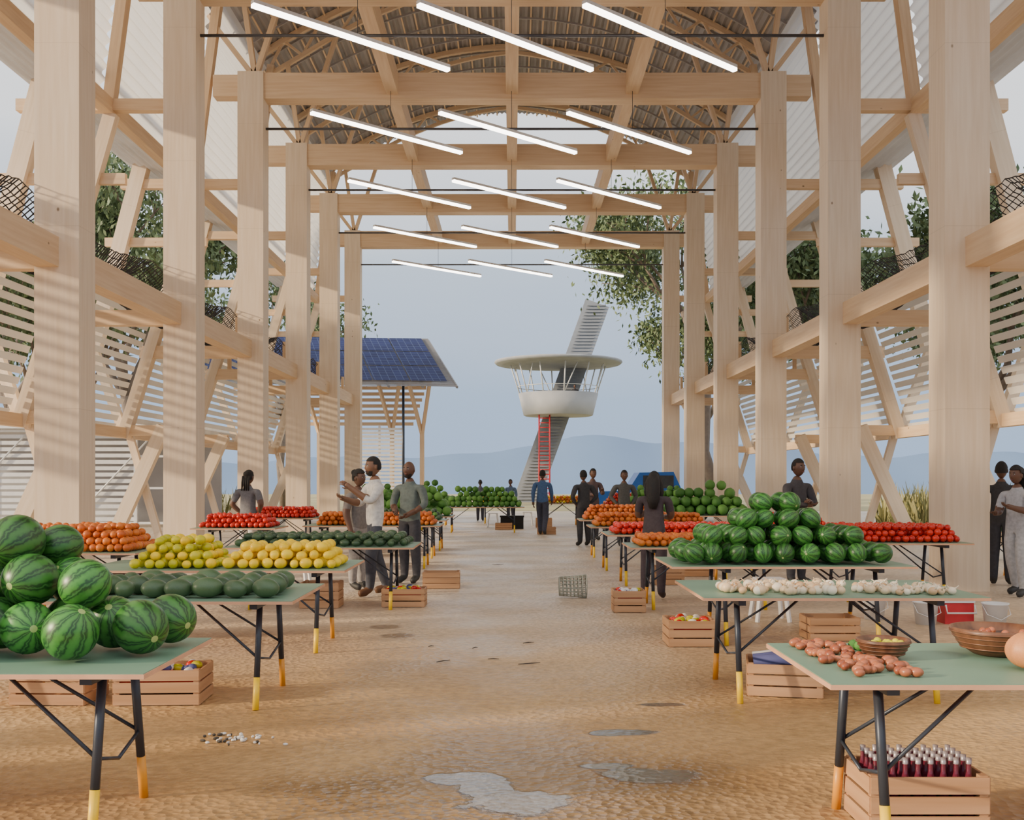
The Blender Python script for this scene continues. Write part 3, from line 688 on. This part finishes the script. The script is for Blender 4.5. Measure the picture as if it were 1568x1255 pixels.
# ---------------------------------------------------------------- people
def clothmat(name,col): 
    return simple(name,col,.85,var=.15,nscale=25,bump=.3)
SK=[simple('dark_skin',(.13,.062,.038),.5,var=.06),simple('brown_skin',(.21,.105,.06),.5,var=.06)]
def seg_dist(p,a,b):
    d=b-a; t=max(0,min(1,(p-a).dot(d)/max(1e-9,d.dot(d)))); return (p-(a+d*t)).length,t
def person(name,x,y,face,H=1.75,skin=0,shirt=(.1,.1,.1),pants=(.05,.05,.07),shoe=(.03,.03,.03),hair='short',sleeve='long',pose={},turn=0,z0=0,build=1.0,beard=False):
    J={'pel':(0,0,.96),'waist':(0,0,1.09),'chest':(0,.0,1.27),'nb':(0,.012,1.43),'nk':(0,-.005,1.53)}
    Rd={'pel':.158,'waist':.15,'chest':.17,'nb':.085,'nk':.057}
    for s,k in((1,'L'),(-1,'R')):
        J.update({'cl'+k:(s*.10,.005,1.385),'sh'+k:(s*.19,.0,1.38),'el'+k:(s*.245,.03,1.12),'wr'+k:(s*.245,-.06,.885),'hp'+k:(s*.088,0,.88),'kn'+k:(s*.095,-.01,.49),
                  'ca'+k:(s*.098,.015,.36),'an'+k:(s*.10,.02,.085),'to'+k:(s*.115,-.15,.045)})
        Rd.update({'cl'+k:.085,'sh'+k:.078,'el'+k:.057,'wr'+k:.036,'hp'+k:.108,'kn'+k:.082,'ca'+k:.076,'an'+k:.058,'to'+k:.042})
    J.update(pose)
    J={k:Vector(v) for k,v in J.items()}
    for k in'LR':
        if 'kn'+k in pose or 'an'+k in pose:
            J['ca'+k]=J['kn'+k].lerp(J['an'+k],.32)+Vector((0,.012,0))
            if 'to'+k not in pose: J['to'+k]=J['an'+k]+Vector((.015*(1 if k=='L' else -1),-.16,-.04))
    for k in'LR':
        d=(J['wr'+k]-J['el'+k]).normalized(); J['pm'+k]=J['wr'+k]+d*.085; Rd['pm'+k]=.037
    E=[('pel','waist','sh'),('waist','chest','sh'),('chest','nb','sh'),('nb','nk','sk')]
    for k in'LR': E+=[('chest','cl'+k,'sh'),('cl'+k,'sh'+k,'sh'),('sh'+k,'el'+k,'ua'),('el'+k,'wr'+k,'fa'),('wr'+k,'pm'+k,'sk'),('pel','hp'+k,'pa'),('hp'+k,'kn'+k,'pa'),('kn'+k,'ca'+k,'pa'),('ca'+k,'an'+k,'pa'),('an'+k,'to'+k,'fo')]
    names=list(J); idx={n:i for i,n in enumerate(names)}
    me=bpy.data.meshes.new('tmp'); bm=bmesh.new(); sl=bm.verts.layers.skin.verify()
    vs=[]
    for n in names:
        v=bm.verts.new(J[n]); r=Rd[n]*(build if n in('pel','waist','chest') else 1); v[sl].radius=(r,r); v[sl].use_root=(n=='pel'); vs.append(v)
    for a,c,_ in E: bm.edges.new((vs[idx[a]],vs[idx[c]]))
    bm.to_mesh(me); bm.free()
    ob=bpy.data.objects.new('tmp',me); COL.objects.link(ob)
    sk=ob.modifiers.new('s','SKIN'); sk.use_smooth_shade=True; sk.branch_smoothing=.6
    ss=ob.modifiers.new('b','SUBSURF'); ss.levels=2; ss.render_levels=2
    dg=bpy.context.evaluated_depsgraph_get(); dg.update()
    em=bpy.data.meshes.new_from_object(ob.evaluated_get(dg))
    B=MB(); V=[v.co.copy() for v in em.vertices]
    FS=[]
    for p in em.polygons:
        c=p.center; best=9;lab='sh';tt=0
        for a,cc,l in E:
            dd,t=seg_dist(c,J[a],J[cc]); r=Rd[a]*(1-t)+Rd[cc]*t; dd=dd-r
            if dd<best: best=dd; lab=l; tt=t
        mi=1
        if lab=='sk': mi=0
        elif lab=='ua': mi=1 if (sleeve=='long' or sleeve=='rolled' or tt<.75) else 0
        elif lab=='fa': mi=1 if sleeve=='long' else (1 if sleeve=='rolled' and tt<.3 else 0)
        elif lab=='pa': mi=2
        elif lab=='fo': mi=3
        if lab=='pa' and c.z>.90: mi=1
        if lab=='sh' and c.z<.90: mi=2
        if lab=='pa' and c.z<.11: mi=3
        FS.append((tuple(p.vertices),mi))
    for v in V:
        if abs(v.x)<.2 and .8<v.z<1.42:
            k=1 if v.z<1.3 else (1.42-v.z)/.12
            if abs(v.y)<.2: v.y*=1-.2*k
        if v.z<0.0: v.z=0.0
        elif v.z<.03: v.z*=.6
    B.v+=[tuple(v) for v in V]; B.lc+=[tuple(v) for v in V]; B.rnd+=[.5]*len(V)
    for fv,mi in FS: B.f.append(fv); B.m.append(mi); B.sm.append(True)
    bpy.data.objects.remove(ob); bpy.data.meshes.remove(em)
    for s,k in((1,'L'),(-1,'R')):
        d=(J['pm'+k]-J['wr'+k]).normalized(); side=Vector((0,1,0)) if abs(d.y)<.8 else Vector((1,0,0))
        side=(side-d*side.dot(d)).normalized(); inn=d.cross(side).normalized()
        if inn.x*s>0: inn=-inn
        base=J['pm'+k]-d*.01
        for i,ln in enumerate((.062,.075,.08,.07)):
            o=base+side*((i-1.5)*.0185)
            b1=o+d*ln*.5+inn*.004; b2=o+d*ln*.85+inn*.018; b3=o+d*ln*1.0+inn*.034
            B.path([o-d*.02,b1,b2,b3],[.0095,.009,.0082,.006],6,0)
        o=J['wr'+k]+d*.03-side*.022
        B.path([o,o-side*.03+d*.025+inn*.008,o-side*.035+d*.055+inn*.016],[.012,.0105,.0075],6,0)
    hc=J['nk']+Vector((0,-.018,.098)); Rt=Euler((0,0,turn)).to_matrix()
    def hf(q,p):
        q=q.copy()
        if p[2]<-.1: q.x*=1-.28*(-p[2]-.1); 
        if p[2]<-.3 and p[1]>0: q.y*=1-.5*(-p[2]-.3)
        if abs(p[0])<.22 and p[1]<0 and -.35<p[2]<.1: q.y-=.02*(1-abs(p[0])/.22)*(1-abs(p[2]+.18)/.3 if abs(p[2]+.18)<.3 else 0)
        if p[1]<0 and .02<p[2]<.2 and .15<abs(p[0])<.6: q.y+=.006
        return q
    B.ell(hc,(.080,.099,.12),0,Rt,24,18,hf)
    def at(x,y,z): return hc+Rt@Vector((x,y,z))
    for s in(-1,1):
        B.ell(at(s*.08,.008,-.008),(.011,.018,.03),0,Rt,8,6)
        B.ell(at(s*.031,-.086,.012),(.013,.009,.006),5,Rt,8,6); B.ell(at(s*.031,-.0935,.012),(.006,.004,.006),4,Rt,6,5)
        B.ell(at(s*.031,-.091,.031),(.017,.006,.004),4,Rt,8,5)
    B.ell(at(0,-.093,-.058),(.024,.01,.009),6,Rt,10,6)
    kp=lambda p:(p[2]>.42) or (p[1]>.05 and p[2]>-.35) or (p[2]>.1 and p[1]>-.35 and abs(p[0])>.75)
    if hair!='bald':
        e=1.08 if hair=='short' else 1.15
        B.ell(hc+Rt@Vector((0,.003,.004)),(.080*e,.099*e,.12*e),4,Rt,24,18,hf,keep=kp)
    if hair=='long':
        B.path([at(0,.05,.09),at(0,.095,.0),at(0,.115,-.12),at(0,.13,-.26),at(0,.125,-.38)],[.06,.092,.10,.09,.05],12,4)
        for s in(-1,1): B.path([at(s*.06,.02,.05),at(s*.09,.03,-.05),at(s*.10,.03,-.16),at(s*.09,.04,-.28)],[.03,.04,.04,.015],8,4)
    if hair=='bun': B.ell(at(0,.08,.08),(.055,.055,.05),4,Rt,12,8)
    if hair=='braids':
        B.ell(at(0,.05,.06),(.075,.08,.06),4,Rt,12,8)
        for s in(-.06,-.02,.02,.06): B.path([at(s,.09,.02),at(s,.12,-.1),at(s*1.2,.12,-.24)],[.024,.022,.012],7,4)
    if beard: B.ell(at(0,-.03,-.06),(.066,.068,.066),4,Rt,16,10,keep=lambda p:p[1]<.1 and p[2]<.2 and not(p[2]>-.15 and abs(p[0])<.45))
    o=B.obj(name,[SK[skin],clothmat(name+'_shirt',shirt),clothmat(name+'_trousers',pants),simple(name+'_shoes',shoe,.6),'hair','eye','lip'])
    k=H/1.755; o.scale=(k,k,k); o.rotation_euler=(0,0,face); o.location=(x,y,z0)
    return o
D=math.radians
walk={'knL':(.09,-.17,.50),'anL':(.09,-.22,.09),'knR':(-.09,.02,.48),'anR':(-.09,.28,.14),'toR':(-.1,.16,.045),'elL':(.24,.10,1.13),'wrL':(.24,.06,.89),'elR':(-.24,-.06,1.13),'wrR':(-.23,-.2,.93)}
hold={'elL':(.235,-.08,1.13),'wrL':(.13,-.30,1.20),'elR':(-.235,-.06,1.13),'wrR':(-.12,-.28,1.12)}
reach={'elL':(.23,-.14,1.18),'wrL':(.12,-.36,1.36),'elR':(-.235,-.12,1.15),'wrR':(-.10,-.36,1.22)}
hip={'elL':(.31,.06,1.14),'wrL':(.18,-.05,.98),'elR':(-.31,.06,1.14),'wrR':(-.18,-.05,.98)}
cross={'elL':(.25,-.08,1.12),'wrL':(.02,-.21,1.16),'elR':(-.25,-.08,1.12),'wrR':(.0,-.19,1.12)}
step=dict(hold); step.update({'knL':(.12,-.08,.49),'anL':(.14,-.06,.085),'knR':(-.11,.04,.48),'anR':(-.12,.16,.09)})
person('woman_with_braids',-4.5,17.9,D(160),1.66,0,(.16,.16,.17),(.55,.54,.52),hair='braids',sleeve='short',pose=hip)
person('woman_shopper',-2.10,14.3,D(60),1.64,0,(.20,.18,.17),(.3,.28,.27),hair='bun',sleeve='short')
r=dict(reach); r.update({'knL':(.12,-.10,.50),'anL':(.14,-.12,.085),'knR':(-.10,.06,.49),'anR':(-.11,.20,.09)})
person('man_in_white_shirt',-1.78,13.6,D(-62),1.80,1,(.62,.60,.57),(.06,.065,.085),(.10,.045,.02),sleeve='rolled',pose=r,beard=True)
person('man_in_green_shirt',-1.48,15.2,D(-25),1.77,0,(.12,.15,.14),(.045,.045,.055),hair='bald',sleeve='rolled',pose={'elL':(.27,-.02,1.13),'wrL':(.12,-.24,1.0),'elR':(-.27,-.02,1.13),'wrR':(-.10,-.24,1.03)},build=1.1,beard=True)
person('distant_stallholder',-1.15,38,D(180),1.5,0,(.09,.10,.14)); person('distant_stallholder',-.05,37.5,D(-20),1.52,0,(.10,.16,.26))
person('man_walking_in_blue',.82,28.3,D(170),1.77,0,(.06,.12,.26),(.05,.055,.085),pose=walk)
person('man_in_dark_clothes',1.62,23.7,D(200),1.72,0,(.045,.045,.05),(.035,.035,.04),pose=hip)
person('man_in_charcoal_shirt',2.0,26,D(20),1.78,0,(.12,.08,.08),(.06,.06,.07),pose=hold)
person('stallholder_in_jacket',2.52,23.6,D(10),1.72,0,(.09,.09,.085),(.07,.07,.08),pose=hip)
person('long_haired_woman',1.80,13.3,D(165),1.60,0,(.06,.045,.05),(.06,.045,.055),(.05,.03,.03),hair='long',sleeve='short',pose=step)
person('man_beside_column',4.05,14.9,D(30),1.80,0,(.06,.055,.06),(.05,.05,.06),pose=cross)
person('man_in_black_shirt',6.95,14.9,D(150),1.76,0,(.04,.04,.045),(.04,.04,.05),pose=hip)
person('woman_in_pale_top',6.5,13.5,D(-60),1.68,0,(.42,.42,.44),(.45,.45,.46),hair='braids',sleeve='short',pose=step)
person('visitor_on_tower',4.2,70.2,D(0),1.7,0,(.04,.04,.05),z0=6.18)

# ---------------------------------------------------------------- world, sun, camera
w=bpy.data.worlds.new('sky'); scene.world=w; w.use_nodes=True; nt=w.node_tree; bg=nt.nodes['Background']
tc=N(nt,'ShaderNodeTexCoord'); sp=N(nt,'ShaderNodeSeparateXYZ'); nt.links.new(tc.outputs['Generated'],sp.inputs[0])
nz=N(nt,'ShaderNodeTexNoise'); nz.inputs['Scale'].default_value=3; nz.inputs['Detail'].default_value=5
mpn=N(nt,'ShaderNodeMapping'); mpn.inputs['Scale'].default_value=(1,1,4); nt.links.new(tc.outputs['Generated'],mpn.inputs[0]); nt.links.new(mpn.outputs[0],nz.inputs['Vector'])
ma=N(nt,'ShaderNodeMath',operation='MULTIPLY_ADD'); nt.links.new(nz.outputs['Fac'],ma.inputs[0]); ma.inputs[1].default_value=.10; 
sb=N(nt,'ShaderNodeMath',operation='SUBTRACT'); nt.links.new(sp.outputs['Z'],sb.inputs[0]); sb.inputs[1].default_value=.05; nt.links.new(sb.outputs[0],ma.inputs[2])
r=ramp(nt,[(0.0,(.33,.44,.63)),(.08,(.36,.47,.64)),(.2,(.52,.61,.73)),(.30,(.88,.90,.94)),(.5,(1.05,1.04,1.02)),(1,(1.05,1.04,1.02))])
nt.links.new(ma.outputs[0],r.inputs[0]); nt.links.new(r.outputs[0],bg.inputs[0]); bg.inputs[1].default_value=1.55
sd=bpy.data.lights.new('sun','SUN'); sd.energy=6.0; sd.angle=math.radians(2.5); sd.color=(1,.79,.54)
so=bpy.data.objects.new('sun',sd); COL.objects.link(so); so.rotation_euler=Vector((.85,.30,-.25)).to_track_quat('-Z','Y').to_euler()
cd=bpy.data.cameras.new('camera'); co=bpy.data.objects.new('camera',cd); COL.objects.link(co)
co.location=(0,0,1.5); co.rotation_euler=(math.pi/2,0,0); cd.sensor_fit='HORIZONTAL'; cd.sensor_width=36; cd.lens=36.88; cd.shift_y=.068; cd.clip_end=6000
scene.camera=co
